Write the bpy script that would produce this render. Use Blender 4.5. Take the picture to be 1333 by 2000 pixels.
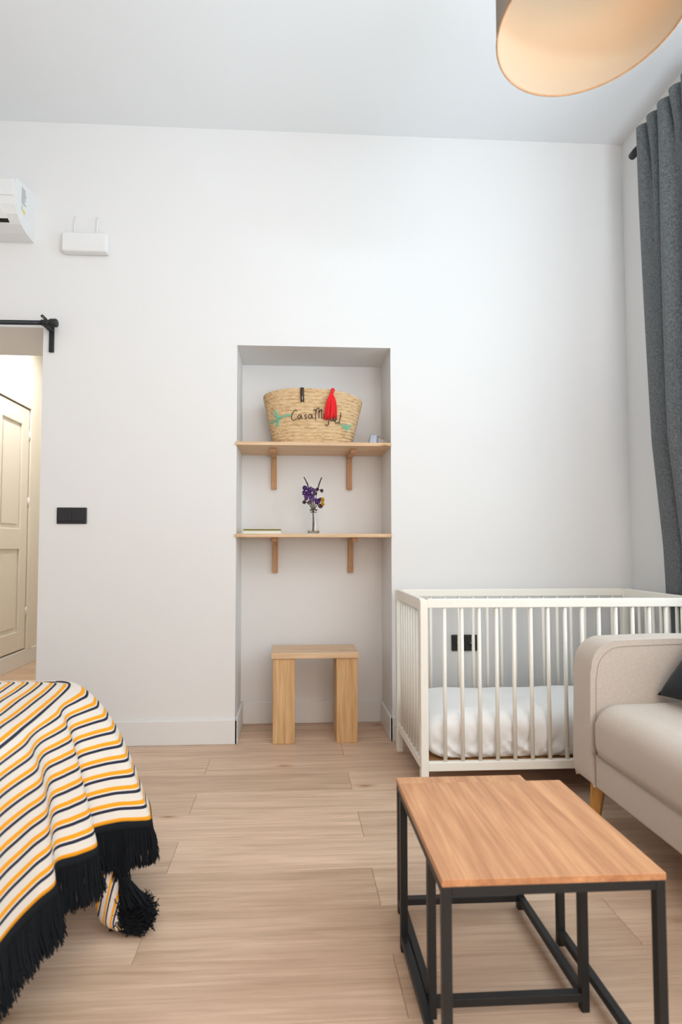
import bpy, math, random
from mathutils import Vector, Matrix, noise
random.seed(4)
S = bpy.context.scene
COL = S.collection
PI = math.pi
for o in list(bpy.data.objects): bpy.data.objects.remove(o)

# ------------------------------------------------------------------ camera
F_PX = 1050.0
YAW = math.atan(54/1050); PITCH = math.atan(44/1050)
cd = bpy.data.cameras.new('camera'); cam = bpy.data.objects.new('camera', cd); COL.objects.link(cam)
cam.location = (0, 0, 1.0)
cam.rotation_euler = (PI/2 + PITCH, 0, -YAW)
cd.sensor_fit = 'VERTICAL'; cd.sensor_height = 36; cd.sensor_width = 24
cd.lens = 36*F_PX/2000
cd.shift_x = (666.5-625)/2000; cd.shift_y = 24/2000
cd.clip_start = .05
cd.dof.use_dof = True; cd.dof.focus_distance = 2.7; cd.dof.aperture_fstop = 3.2
S.camera = cam
# ------------------------------------------------------------------ world, lights, exposure
w = bpy.data.worlds.new('sky'); S.world = w; w.use_nodes = True
w.node_tree.nodes['Background'].inputs[0].default_value = (.80, .90, 1, 1)
w.node_tree.nodes['Background'].inputs[1].default_value = .3
S.view_settings.view_transform = 'Standard'; S.view_settings.look = 'None'
S.view_settings.gamma = 1; S.view_settings.exposure = .04; S.view_settings.use_curve_mapping = False
def area(name, loc, rot, sx, sy, power, col):
    l = bpy.data.lights.new(name, 'AREA'); l.shape = 'RECTANGLE'; l.size = sx; l.size_y = sy
    l.energy = power; l.color = col
    o = bpy.data.objects.new(name, l); COL.objects.link(o); o.location = loc; o.rotation_euler = rot
    return o
# daylight through the tall window in the right wall
area('window_light', (1.99, 1.22, 1.60), (0, PI/2, 0), 2.3, 1.8, 48, (.77, .92, 1))
area('warm_front_fill', (.75, -2.30, 1.6), (PI/2, 0, 0), 1.6, 2.6, 48, (1, .79, .645))  # added warm fill, stands in for unseen room lamps behind the camera
area('bounce_fill', (.95, -.3, .9), (PI, 0, 0), 1.0, 1.0, 38, (.66, .83, 1))  # added upward fill that brightens ceiling and upper wall, no real source
area('bounce_fill_right', (1.3, -.9, 1.6), (PI, 0, 0), .6, .6, 52, (.66, .86, 1))  # second added upward fill, placed further right
area('warm_overhead_fill', (-.5, -.6, 3.1), (0, 0, 0), 1.2, 1.2, 15, (1, .70, .46))  # added warm fill from overhead, no ceiling fixture here
area('hallway_light', (-1.9, 4.2, 2.75), (0, 0, 0), .5, .8, 25, (.90, .87, .82))

# ------------------------------------------------------------------ materials
def mat(name, col, rough=.6, metal=0, **k):
    m = bpy.data.materials.new(name); m.use_nodes = True
    b = m.node_tree.nodes['Principled BSDF']
    b.inputs['Base Color'].default_value = (*col, 1); b.inputs['Roughness'].default_value = rough
    b.inputs['Metallic'].default_value = metal
    b.inputs['Specular IOR Level'].default_value = k.get('spec', .4)
    if 'sheen' in k: b.inputs['Sheen Weight'].default_value = k['sheen']
    return m
def N(m, t, **k):
    n = m.node_tree.nodes.new(t)
    for a, v in k.items(): setattr(n, a, v)
    return n
def L(m, a, b): m.node_tree.links.new(a, b)
def BS(m): return m.node_tree.nodes['Principled BSDF']
def coords(m, scale=(1, 1, 1), kind='Object', rnd=False):
    tc = N(m, 'ShaderNodeTexCoord'); mp = N(m, 'ShaderNodeMapping'); mp.inputs['Scale'].default_value = scale
    L(m, tc.outputs[kind], mp.inputs['Vector'])
    if rnd:
        oi = N(m, 'ShaderNodeObjectInfo'); ml = N(m, 'ShaderNodeMath', operation='MULTIPLY'); ml.inputs[1].default_value = 37
        L(m, oi.outputs['Random'], ml.inputs[0]); cb = N(m, 'ShaderNodeCombineXYZ')
        for i in range(3): L(m, ml.outputs[0], cb.inputs[i])
        L(m, cb.outputs[0], mp.inputs['Location'])
    return mp.outputs[0]
def noise_tex(m, vec, scale, detail=4, rough=.5, dist=0):
    n = N(m, 'ShaderNodeTexNoise'); n.inputs['Scale'].default_value = scale; n.inputs['Detail'].default_value = detail
    n.inputs['Roughness'].default_value = rough; n.inputs['Distortion'].default_value = dist
    L(m, vec, n.inputs['Vector']); return n.outputs['Fac']
def ramp(m, fac, stops, interp='LINEAR'):
    r = N(m, 'ShaderNodeValToRGB'); r.color_ramp.interpolation = interp
    e = r.color_ramp.elements
    while len(e) < len(stops): e.new(.5)
    for i, (p, c) in enumerate(stops): e[i].position = p; e[i].color = (*c, 1) if len(c) == 3 else c
    L(m, fac, r.inputs[0]); return r.outputs[0]
def bump(m, h, strength=.2, dist=.001):
    b = N(m, 'ShaderNodeBump'); b.inputs['Strength'].default_value = strength; b.inputs['Distance'].default_value = dist
    L(m, h, b.inputs['Height']); L(m, b.outputs[0], BS(m).inputs['Normal'])
def mul(m, a, b, blend='MULTIPLY', fac=1):
    x = N(m, 'ShaderNodeMix', data_type='RGBA', blend_type=blend); x.inputs['Factor'].default_value = fac
    L(m, a, x.inputs[6]); L(m, b, x.inputs[7]); return x.outputs[2]

def wood(name, light, dark, axis=0, knots=True, scale=1.0, rough=.5, stretch=14, tint=.0):
    m = mat(name, light, rough)
    sc = [stretch]*3; sc[axis] = 1
    v = coords(m, tuple(s*scale for s in sc), rnd=True)
    n1 = noise_tex(m, v, 1.6, 6, .62, .3)
    c = ramp(m, n1, [(.3, dark), (.52, tuple((a+b)/2 for a, b in zip(light, dark))), (.7, light)])
    sc2 = [90]*3; sc2[axis] = 3
    v2 = coords(m, tuple(s*scale for s in sc2), rnd=True)
    n2 = noise_tex(m, v2, 1.2, 3, .6)
    c = mul(m, c, ramp(m, n2, [(.32, (.78, .75, .72)), (.58, (1, 1, 1))]), fac=.8)
    if knots:
        sc3 = [7]*3; sc3[axis] = 2.6
        v3 = coords(m, tuple(s*scale for s in sc3), rnd=True)
        vo = N(m, 'ShaderNodeTexVoronoi'); vo.inputs['Scale'].default_value = 1.0
        L(m, v3, vo.inputs['Vector'])
        k = ramp(m, vo.outputs['Distance'], [(.0, (.30, .2, .14)), (.05, (.60, .47, .38)), (.10, (.88, .83, .78)), (.17, (1, 1, 1))])
        c = mul(m, c, k, fac=.85)
    if tint:
        oi = N(m, 'ShaderNodeObjectInfo')
        c = mul(m, c, ramp(m, oi.outputs['Random'], [(0, (1-tint, 1-tint*1.1, 1-tint*1.25)), (1, (1, 1, 1))]))
    L(m, c, BS(m).inputs['Base Color']); bump(m, n2, .12, .0006)
    return m

M = {}
M['wall'] = mat('white_wall_paint', (.80, .795, .785), .7)
bump(M['wall'], noise_tex(M['wall'], coords(M['wall']), 45, 3), .06, .002)
M['hallwall'] = mat('cream_wall_paint', (.80, .76, .68), .7)
M['ceil'] = mat('ceiling_paint', (.83, .85, .86), .8)
M['trim'] = mat('white_gloss_trim', (.80, .79, .775), .35)
M['door'] = mat('cream_door_paint', (.80, .755, .67), .35)
M['plank'] = wood('pale_oak_plank', (.88, .655, .485), (.63, .435, .305), 0, True, 1.0, .42, 13, .20)
M['sub'] = mat('dark_joint', (.26, .17, .11), .9)
M['pine'] = wood('pine_board', (.80, .585, .385), (.69, .45, .255), 0, True, 1.3, .45, 16)
M['pineV'] = wood('pine_post', (.80, .54, .29), (.58, .33, .14), 2, False, 1.5, .45, 22)
M['bracket'] = wood('bracket_wood', (.62, .36, .18), (.50, .26, .12), 2, False, 1.5, .5, 16)
M['walnut'] = wood('brown_table_top', (.76, .40, .20), (.44, .19, .085), 1, True, 1.2, .42, 13)
M['black'] = mat('black_steel', (.010, .012, .014), .5, .0, spec=.5)
M['blackp'] = mat('black_plastic', (.022, .022, .024), .35)
M['blackq'] = mat('black_plastic_insert', (.012, .012, .013), .3)
M['screw'] = mat('steel_screw', (.7, .62, .52), .3, .8)
M['whitep'] = mat('white_plastic', (.80, .80, .79), .35)
M['greyp'] = mat('grey_plastic', (.50, .50, .50), .4)
M['crib'] = mat('cream_crib_paint', (.90, .87, .79), .38)
M['sofaleg'] = wood('oiled_oak_leg', (.62, .32, .09), (.48, .22, .05), 2, False, 2, .35, 16)

def fabric(name, c1, c2, scale=900, strength=.35, rough=.9, slub=.0):
    m = mat(name, c1, rough, spec=.15, sheen=.15)
    v = coords(m, (1, 1, 1))
    a = noise_tex(m, coords(m, (scale*.12, scale, scale*.12)), 1, 2); b = noise_tex(m, coords(m, (scale*.12, scale*.12, scale)), 1, 2)
    mx = N(m, 'ShaderNodeMath', operation='ADD'); L(m, a, mx.inputs[0]); L(m, b, mx.inputs[1])
    hf = N(m, 'ShaderNodeMath', operation='MULTIPLY'); hf.inputs[1].default_value = .5; L(m, mx.outputs[0], hf.inputs[0])
    L(m, ramp(m, hf.outputs[0], [(.38, c2), (.62, c1)]), BS(m).inputs['Base Color'])
    bump(m, hf.outputs[0], strength, .0008)
    return m
M['sofa'] = fabric('oatmeal_sofa_fabric', (.62, .535, .465), (.56, .48, .41), 900, .15)
M['piping'] = mat('sofa_piping', (.42, .35, .30), .9)
M['curtain'] = fabric('grey_linen_curtain', (.19, .205, .21), (.07, .078, .083), 620, .3)
M['cushion'] = fabric('black_cushion_fabric', (.018, .021, .025), (.010, .012, .015), 600, .3)
M['sheet'] = mat('white_cotton_sheet', (.90, .90, .89), .9, spec=.1)
M['matt'] = mat('mattress_fabric', (.75, .74, .72), .9)
M['fringe'] = mat('black_yarn', (.013, .015, .018), .95, spec=.1)
m = M['stripe'] = mat('striped_cotton', (.8, .75, .7), .92, spec=.1)
uv = N(m, 'ShaderNodeUVMap'); sp = N(m, 'ShaderNodeSeparateXYZ'); L(m, uv.outputs[0], sp.inputs[0])
mo = N(m, 'ShaderNodeMath', operation='FLOORED_MODULO'); mo.inputs[1].default_value = 1.0; L(m, sp.outputs[0], mo.inputs[0])
Wc = (.76, .69, .61); Oc = (.90, .37, .025); Nc = (.03, .032, .055)
c = ramp(m, mo.outputs[0], [(0, Wc), (.45, Oc), (.71, Wc), (.80, Nc), (.985, Wc)], 'CONSTANT')
L(m, c, BS(m).inputs['Base Color'])
wv = noise_tex(m, coords(m, (500, 500, 500)), 1, 2); bump(m, wv, .25, .0008)
# woven straw: braid pattern by object coordinates
m = M['straw'] = mat('woven_straw', (.74, .55, .33), .8, spec=.2)
v = coords(m, (1, 1, 1)); 
wa = N(m, 'ShaderNodeTexWave', wave_type='BANDS', bands_direction='DIAGONAL'); wa.inputs['Scale'].default_value = 75; wa.inputs['Distortion'].default_value = 1.5
L(m, v, wa.inputs['Vector'])
nn = noise_tex(m, coords(m, (30, 30, 130)), 1.0, 4, .6)
c = mul(m, ramp(m, nn, [(.3, (.50, .30, .14)), (.5, (.76, .55, .32)), (.75, (.86, .68, .44))]), ramp(m, wa.outputs['Fac'], [(0, (.70, .62, .52)), (.5, (1, 1, 1))]), fac=.6)
L(m, c, BS(m).inputs['Base Color']); bump(m, wa.outputs['Fac'], .5, .002)
M['leather'] = mat('dark_leather', (.05, .028, .02), .5)
M['red'] = mat('red_yarn', (.80, .006, .012), .85, sheen=.3)
M['blackthread'] = mat('black_thread', (.02, .02, .02), .9)
M['green'] = mat('green_thread', (.22, .60, .42), .9)
M['purple'] = mat('purple_petals', (.13, .045, .26), .8)
M['purple2'] = mat('light_purple_petals', (.27, .13, .45), .8)
M['maroon'] = mat('dry_maroon_petals', (.10, .03, .05), .8)
M['yellow'] = mat('yellow_petals', (.78, .52, .05), .8)
M['stem'] = mat('dry_green_stem', (.11, .085, .045), .8)
M['spike'] = mat('dark_lavender', (.05, .04, .05), .85)
def glass(name, tint=(1, 1, 1), rough=0.0):
    m = bpy.data.materials.new(name); m.use_nodes = True; nt = m.node_tree; nt.nodes.clear()
    o = nt.nodes.new('ShaderNodeOutputMaterial'); g = nt.nodes.new('ShaderNodeBsdfGlass'); g.inputs['Color'].default_value = (*tint, 1)
    g.inputs['IOR'].default_value = 1.45; g.inputs['Roughness'].default_value = rough
    nt.links.new(g.outputs[0], o.inputs[0]); return m
M['glass'] = glass('clear_glass')
m = M['pane'] = bpy.data.materials.new('window_pane'); m.use_nodes = True; nt = m.node_tree; nt.nodes.clear()
o_ = nt.nodes.new('ShaderNodeOutputMaterial'); tr = nt.nodes.new('ShaderNodeBsdfTransparent'); gl = nt.nodes.new('ShaderNodeBsdfGlossy'); gl.inputs['Roughness'].default_value = .02
mi = nt.nodes.new('ShaderNodeMixShader'); mi.inputs[0].default_value = .06
nt.links.new(tr.outputs[0], mi.inputs[1]); nt.links.new(gl.outputs[0], mi.inputs[2]); nt.links.new(mi.outputs[0], o_.inputs[0])
m = M['shade'] = bpy.data.materials.new('lamp_shade_fabric'); m.use_nodes = True; nt = m.node_tree; nt.nodes.clear()
o_ = nt.nodes.new('ShaderNodeOutputMaterial'); df = nt.nodes.new('ShaderNodeBsdfDiffuse'); tl = nt.nodes.new('ShaderNodeBsdfTranslucent')
df.inputs[0].default_value = (.42, .37, .33, 1); tl.inputs[0].default_value = (.75, .5, .3, 1)
mi = nt.nodes.new('ShaderNodeMixShader'); mi.inputs[0].default_value = .10
nt.links.new(df.outputs[0], mi.inputs[1]); nt.links.new(tl.outputs[0], mi.inputs[2]); nt.links.new(mi.outputs[0], o_.inputs[0])
M['lining'] = mat('lamp_shade_lining', (.60, .455, .31), .8)
m = M['bulb'] = mat('lit_bulb', (1, 1, 1)); BS(m).inputs['Emission Color'].default_value = (1, .72, .42, 1); BS(m).inputs['Emission Strength'].default_value = 3.5
M['gold'] = mat('yellow_sticker', (.75, .62, .15), .5)
M['lgreen'] = mat('green_sticker', (.35, .60, .35), .5)
M['ink'] = mat('grey_ink', (.36, .37, .40), .5)
M['bookw'] = mat('white_book', (.80, .80, .72), .6)
M['booky'] = mat('yellow_book_cover', (.72, .66, .22), .5)
M['bookp'] = mat('dark_olive_book_block', (.13, .12, .045), .7)
M['tin'] = mat('grey_foil', (.32, .34, .40), .3, .6)
M['base'] = mat('tan_slat_base', (.50, .27, .11), .6)

# ------------------------------------------------------------------ mesh helpers
class MB:
    def __init__(s): s.v = []; s.f = []; s.uv = None; s.sm = []
    def add(s, vs, fs, smooth=False):
        n = len(s.v); s.v += [tuple(p) for p in vs]; s.f += [tuple(i+n for i in f) for f in fs]; s.sm += [smooth]*len(fs); return s
    def box(s, x0, x1, y0, y1, z0, z1, smooth=False):
        vs = [(x, y, z) for z in (z0, z1) for y in (y0, y1) for x in (x0, x1)]
        return s.add(vs, [(0, 2, 3, 1), (4, 5, 7, 6), (0, 1, 5, 4), (2, 6, 7, 3), (0, 4, 6, 2), (1, 3, 7, 5)], smooth)
    def tube(s, pts, rad, n=6, cap=True, smooth=True):
        pts = [Vector(p) for p in pts]; k = len(pts)
        if not isinstance(rad, (list, tuple)): rad = [rad]*k
        vs = []; up = None
        for i, p in enumerate(pts):
            d = (pts[min(i+1, k-1)] - pts[max(i-1, 0)])
            if d.length < 1e-9: d = Vector((0, 0, 1))
            d.normalize()
            if up is None: up = Vector((0, 0, 1)) if abs(d.z) < .9 else Vector((1, 0, 0))
            a = d.cross(up)
            if a.length < 1e-6: a = d.orthogonal()
            a.normalize(); b = d.cross(a).normalized(); up = b.cross(d) * 1.0 if False else up
            for j in range(n):
                t = 2*PI*j/n; vs.append(p + (a*math.cos(t) + b*math.sin(t))*rad[i])
        fs = [(i*n+j, i*n+(j+1) % n, (i+1)*n+(j+1) % n, (i+1)*n+j) for i in range(k-1) for j in range(n)]
        if cap: fs += [tuple(range(n-1, -1, -1)), tuple(range((k-1)*n, k*n))]
        return s.add(vs, fs, smooth)
    def lathe(s, prof, cx, cy, n=32, closed=False, smooth=True):
        k = len(prof); vs = [(cx+r*math.cos(2*PI*j/n), cy+r*math.sin(2*PI*j/n), z) for r, z in prof for j in range(n)]
        rr = k if closed else k-1
        fs = [(i*n+j, i*n+(j+1) % n, ((i+1) % k)*n+(j+1) % n, ((i+1) % k)*n+j) for i in range(rr) for j in range(n)]
        return s.add(vs, fs, smooth)
    def grid(s, fn, nu, nv, uvf=None, closed_u=False):
        n = len(s.v); vs = []; uvs = []
        for i in range(nu):
            for j in range(nv):
                vs.append(tuple(fn(i, j)))
                if uvf: uvs.append(uvf(i, j))
        fs = [(i*nv+j, ((i+1) % nu)*nv+j, ((i+1) % nu)*nv+j+1, i*nv+j+1) for i in range(nu if closed_u else nu-1) for j in range(nv-1)]
        s.add(vs, fs, True)
        if uvf:
            if s.uv is None: s.uv = [(0, 0)]*n
            s.uv += uvs
        return s
    def ball(s, c, r, n=8, m=6, sc=(1, 1, 1)):
        vs = []; 
        for i in range(m+1):
            a = PI*i/m
            for j in range(n):
                b = 2*PI*j/n; vs.append((c[0]+r*sc[0]*math.sin(a)*math.cos(b), c[1]+r*sc[1]*math.sin(a)*math.sin(b), c[2]+r*sc[2]*math.cos(a)))
        fs = [(i*n+j, (i+1)*n+j, (i+1)*n+(j+1) % n, i*n+(j+1) % n) for i in range(m) for j in range(n)]
        return s.add(vs, fs, True)

def worigin(o):
    p = Vector((0, 0, 0))
    while o: p += o.location; o = o.parent
    return p
def mk(name, mb, material, parent=None, bevel=0, seg=2, solid=0, sub=0, org=None, kind=None, label=None):
    """link mb (world coordinates) as ONE mesh object under parent"""
    me = bpy.data.meshes.new(name)
    o = bpy.data.objects.new(name, me); COL.objects.link(o)
    base = worigin(parent) if parent else Vector((0, 0, 0))
    if org is not None: o.location = Vector(org) - base; base = Vector(org)
    me.from_pydata([tuple(Vector(v)-base) for v in mb.v], [], mb.f)
    me.polygons.foreach_set('use_smooth', mb.sm)
    if mb.uv:
        ul = me.uv_layers.new(name='UVMap')
        for lp in me.loops: ul.data[lp.index].uv = mb.uv[lp.vertex_index]
    me.materials.append(material if not isinstance(material, str) else M[material]); me.update()
    if parent: o.parent = parent
    if solid:
        md = o.modifiers.new('thick', 'SOLIDIFY'); md.thickness = solid; md.offset = 0
    if sub:
        md = o.modifiers.new('sub', 'SUBSURF'); md.levels = sub; md.render_levels = sub
    if bevel:
        md = o.modifiers.new('bevel', 'BEVEL'); md.width = bevel; md.segments = seg; md.limit_method = 'ANGLE'; md.angle_limit = .6
    if kind: o['kind'] = kind
    if label: o['label'] = label
    return o
def box(name, x0, x1, y0, y1, z0, z1, material, parent=None, bevel=.002, **k):
    return mk(name, MB().box(x0, x1, y0, y1, z0, z1), material, parent, bevel, **k)
def thing(name, label, cat, loc=(0, 0, 0), group=None):
    o = bpy.data.objects.new(name, None); COL.objects.link(o); o.location = loc
    o['label'] = label; o['category'] = cat
    if group: o['group'] = group
    return o
def tag(o, label, cat, group=None):
    o['label'] = label; o['category'] = cat
    if group: o['group'] = group
    return o
def dup(o, loc, parent=None):
    c = o.copy(); COL.objects.link(c); c.location = loc; c.parent = parent or o.parent; return c
def copy_tree(root, loc, label=None):
    r = root.copy(); COL.objects.link(r); r.location = loc
    if label: r['label'] = label
    for ch in list(root.children):
        c = ch.copy(); COL.objects.link(c); c.parent = r
        for g in list(ch.children):
            d = g.copy(); COL.objects.link(d); d.parent = c
    return r
def struct(o): o['kind'] = 'structure'; return o

# ------------------------------------------------------------------ the room
WY = 2.80; RX = 1.82; LX = -3.0; BY = -2.4; CZ = 3.225; NB = 3.11
NX0, NX1, NZ = -.29, .521, 2.058          # niche
DX, DZ, DB = -1.285, 2.13, 3.22           # opening to the hallway: right jamb, soffit, back of the thick wall
mb = MB()                                 # back wall as solid masses around niche and opening
mb.box(DX, NX0, WY, DB, -.02, CZ); mb.box(NX1, RX+.3, WY, DB, -.02, CZ)
mb.box(NX0, NX1, WY, DB, NZ, CZ); mb.box(NX0, NX1, NB, DB, -.02, NZ)
mb.box(-2.5, DX, WY, DB, DZ, CZ); mb.box(LX-.2, -2.5, WY, DB, -.02, CZ)
struct(mk('wall_back', mb, 'wall'))
mb = MB(); y0, y1, z0, z1 = .25, 2.2, .40, 2.85
mb.box(RX, RX+.3, y1, WY, -.02, CZ); mb.box(RX, RX+.3, BY-.2, y0, -.02, CZ); mb.box(RX, RX+.3, y0, y1, -.02, z0); mb.box(RX, RX+.3, y0, y1, z1, CZ)
struct(mk('wall_right', mb, 'wall'))
struct(mk('wall_left', MB().box(LX-.2, LX, BY-.2, WY, -.02, CZ), 'wall'))
mb = MB(); mb.box(LX-.2, -2.3, BY-.2, BY, -.02, CZ); mb.box(1.5, RX+.3, BY-.2, BY, -.02, CZ); mb.box(-2.3, 1.5, BY-.2, BY, 2.9, CZ); mb.box(-2.3, 1.5, BY-.2, BY, -.02, .1)
struct(mk('wall_front', mb, 'wall'))
struct(mk('ceiling', MB().box(LX-.2, RX+.3, BY-.2, DB, CZ, CZ+.2), 'ceil'))
# windows (beyond the right edge of the frame, and behind the camera)
def window(name, pts_frame, panes):
    m = MB()
    for b in pts_frame: m.box(*b)
    o = struct(mk(name, m, 'trim', bevel=.003))
    for b in panes: mk('pane', MB().box(*b), 'pane', o)
X0 = RX+.12
window('window_1', [(X0, X0+.06, y0, y0+.07, z0, z1), (X0, X0+.06, y1-.07, y1, z0, z1), (X0, X0+.06, 1.19, 1.26, z0, z1), (X0, X0+.06, y0, y1, z0, z0+.07), (X0, X0+.06, y0, y1, z1-.07, z1)],
       [(X0+.02, X0+.028, y0+.07, 1.19, z0+.07, z1-.07), (X0+.02, X0+.028, 1.26, y1-.07, z0+.07, z1-.07)])
window('window_2', [(-2.3, -2.22, BY-.12, BY-.06, .1, 2.9), (1.42, 1.5, BY-.12, BY-.06, .1, 2.9), (-.44, -.36, BY-.12, BY-.06, .1, 2.9), (-2.3, 1.5, BY-.12, BY-.06, .1, .18), (-2.3, 1.5, BY-.12, BY-.06, 2.82, 2.9)],
       [(-2.22, -.44, BY-.1, BY-.092, .18, 2.82), (-.36, 1.42, BY-.1, BY-.092, .18, 2.82)])
# floor: sub floor and single planks
fl = struct(mk('floor', MB().box(LX-.2, RX+.3, BY-.2, 5.6, -.05, -.0135), 'sub'))
PW, PL = .179, 1.268
proto = None
for k in range(-14, 26):
    yb = 2.607 - PW*k if True else 0
    if yb < BY-.2 or yb > 5.4: continue
    ph = -.383 if k % 2 == 0 else .25
    # row k lies between yb-PW and yb; joints alternate as in the photograph
    for j in range(-4, 4):
        xa = ph + j*PL
        xb = xa+PL
        if xb < LX-.1 or xa > RX+.1: continue
        if yb-PW > NB+.02 and xa > -1.1: continue
        if proto is None:
            mbp = MB().box(xa+.0004, xb-.0004, yb-PW+.0004, yb-.0004, -.0135, 0)
            proto = mk('plank', mbp, 'plank', fl, .0011, 1, org=(xa, yb, 0))
        else:
            dup(proto, Vector((xa, yb, 0)), fl)
# baseboards
BT = .122
def bb(name, *b): return struct(box(name, *b, 'trim', bevel=.003))
mb = MB(); mb.box(DX, NX0+.013, WY-.015, WY, 0, BT); struct(mk('baseboard_back_left', mb, 'trim', bevel=.003))
mb = MB(); mb.box(NX0, NX1, NB-.015, NB, 0, BT); mb.box(NX0, NX0+.014, WY-.015, NB, 0, BT); mb.box(NX1-.014, NX1, WY-.015, NB, 0, BT)
struct(mk('baseboard_niche', mb, 'trim', bevel=.003))
bb('baseboard_back_right', NX1-.013, RX, WY-.015, WY, 0, BT)
bb('baseboard_right', RX-.015, RX, BY, WY-.015, 0, BT)
# hallway beyond the opening
HX = -2.27
DY0, DY1, DZ0, DZ1 = 3.66, 4.72, .14, 2.18
mb = MB(); mb.box(HX-.25, HX, DB, DY0-.02, 0, 2.95); mb.box(HX-.25, HX, DY1+.02, 5.5, 0, 2.95); mb.box(HX-.25, HX, DY0-.02, DY1+.02, DZ1+.02, 2.95)
mb.box(HX-.25, HX, DY0-.02, DY1+.02, 0, DZ0-.01); mb.box(HX-.25, HX-.06, DY0-.02, DY1+.02, DZ0-.01, DZ1+.02)
struct(mk('wall_hall_left', mb, 'hallwall'))
struct(mk('wall_hall_back', MB().box(HX-.25, -.7, 5.45, 5.6, -.02, 2.95), 'hallwall'))
struct(mk('wall_hall_right', MB().box(-.9, -.7, DB, 5.45, -.02, 2.95), 'hallwall'))
struct(mk('trim_2', MB().box(HX-.25, -.7, DB, 5.6, 2.95, 3.1), 'ceil'))
bb('baseboard_hall_left', HX, HX+.014, DB, 5.45, 0, .13)
# casing and panelled door
mb = MB(); mb.box(HX, HX+.018, DY1+.005, DY1+.10, .13, DZ1+.10); mb.box(HX, HX+.018, DY0-.10, DY0-.005, .13, DZ1+.10); mb.box(HX, HX+.018, DY0-.005, DY1+.005, DZ1+.005, DZ1+.10)
struct(mk('trim_3', mb, 'door', bevel=.004))
dr = struct(box('door_1', HX-.05, HX-.012, DY0, DY1, DZ0, DZ1, 'door', bevel=.003))
def frame_piece(name, a0, a1, b0, b1): mk(name, MB().box(HX-.012, HX+.006, a0, a1, b0, b1), 'door', dr, .005)
cols = [(DY0+.12, 4.14), (4.29, DY1-.12)]; rows = [(.30, .98), (1.15, 2.03)]
frame_piece('stile', DY0+.003, cols[0][0], DZ0+.003, DZ1-.003); frame_piece('stile', cols[0][1], cols[1][0], DZ0+.003, DZ1-.003); frame_piece('stile', cols[1][1], DY1-.003, DZ0+.003, DZ1-.003)
for a0, a1 in cols:
    for b0, b1 in ((DZ0+.003, rows[0][0]), (rows[0][1], rows[1][0]), (rows[1][1], DZ1-.003)): frame_piece('rail', a0, a1, b0, b1)
    for b0, b1 in rows: mk('panel', MB().box(HX-.012, HX-.002, a0+.035, a1-.035, b0+.035, b1-.035), 'door', dr, .006)
for z in (.42, 1.35, 1.92): mk('hinge', MB().tube([(HX+.008, DY1, z), (HX+.008, DY1, z+.07)], .006, 8), 'trim', dr)

# ------------------------------------------------------------------ shelves in the niche
def shelf(zt, label):
    t = thing('wall_shelf', label, 'shelf', ((NX0+NX1)/2, 2.95, zt-.0185))
    box('shelf_board', NX0-.004, NX1+.001, 2.788, 3.105, zt-.0185, zt, 'pine', t, .002)
    return t
s1 = shelf(1.5475, 'upper pine shelf in the niche, carrying the straw basket')
s2 = shelf(1.068, 'lower pine shelf in the niche, carrying the flower vase and books')
def bracket(x, zt, label):
    t = thing('shelf_bracket', label, 'bracket', (x, 3.1, zt-.22), 'wooden brackets under the niche shelves')
    zb = zt-.0185
    box('wall_arm', x-.0145, x+.0145, 3.084, 3.109, zb-.198, zb-.001, 'bracket', t, .002)
    box('shelf_arm', x-.0145, x+.0145, 2.875, 3.083, zb-.0215, zb-.0005, 'bracket', t, .002)
    for z in (zb-.045, zb-.15):
        mk('screw', MB().tube([(x, 3.0845, z), (x, 3.082, z)], .0042, 10), 'screw', t)
    return t
b1 = bracket(-.104, 1.5475, 'left wooden bracket under the upper shelf with the basket')
for x, zt, l in ((.331, 1.5475, 'right wooden bracket under the upper shelf with the basket'),
                 (-.096, 1.068, 'left wooden bracket under the lower shelf with the vase'),
                 (.338, 1.068, 'right wooden bracket under the lower shelf with the vase')):
    copy_tree(b1, (x, 3.1, zt-.22), l)

# ------------------------------------------------------------------ straw basket
BX, BYc, BZ = .113, 2.952, 1.5477
BH = .285
def brad(t):       # half width, half depth at height fraction t
    return .205+.066*t**.85, .100+.040*t**.9
def bpt(a, t, off=0):
    rx, ry = brad(t); c, s = math.cos(a), math.sin(a); p = .85
    x = BX + (rx+off)*math.copysign(abs(c)**p, c); y = BYc + (ry+off)*math.copysign(abs(s)**p, s)
    z = BZ + BH*t*(1-.085*abs(c)**2.2) + .012*t*c*(-1)
    return x, y, z
bk = thing('straw_basket', 'woven straw basket with red tassel and black script lettering on the upper shelf', 'basket', (BX, BYc, BZ))
prof = []; coils = 15
for i in range(coils):
    for q in range(5): prof.append(((i+q/5)/coils, .0055*abs(math.sin(PI*q/5))))
prof.append((1.0, 0))
na = 96
mb = MB().grid(lambda i, j: bpt(2*PI*i/na, prof[j][0], prof[j][1]), na, len(prof), closed_u=True)
inn = [1-k/10 for k in range(11)]
mb.grid(lambda i, j: bpt(2*PI*i/na, max(inn[j], .02), -.006), na, 11, closed_u=True)
mb.grid(lambda i, j: (BX+(bpt(2*PI*i/na, 0)[0]-BX)*j/4, BYc+(bpt(2*PI*i/na, 0)[1]-BYc)*j/4, BZ+.001), na, 5, closed_u=True)
mk('basket_body', mb, 'straw', bk)
mb = MB(); ring = [bpt(2*PI*i/na, 1.0, -.002) for i in range(na+1)]
mb.tube(ring, .0062, 8, False); mk('rim', mb, 'straw', bk)
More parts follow.
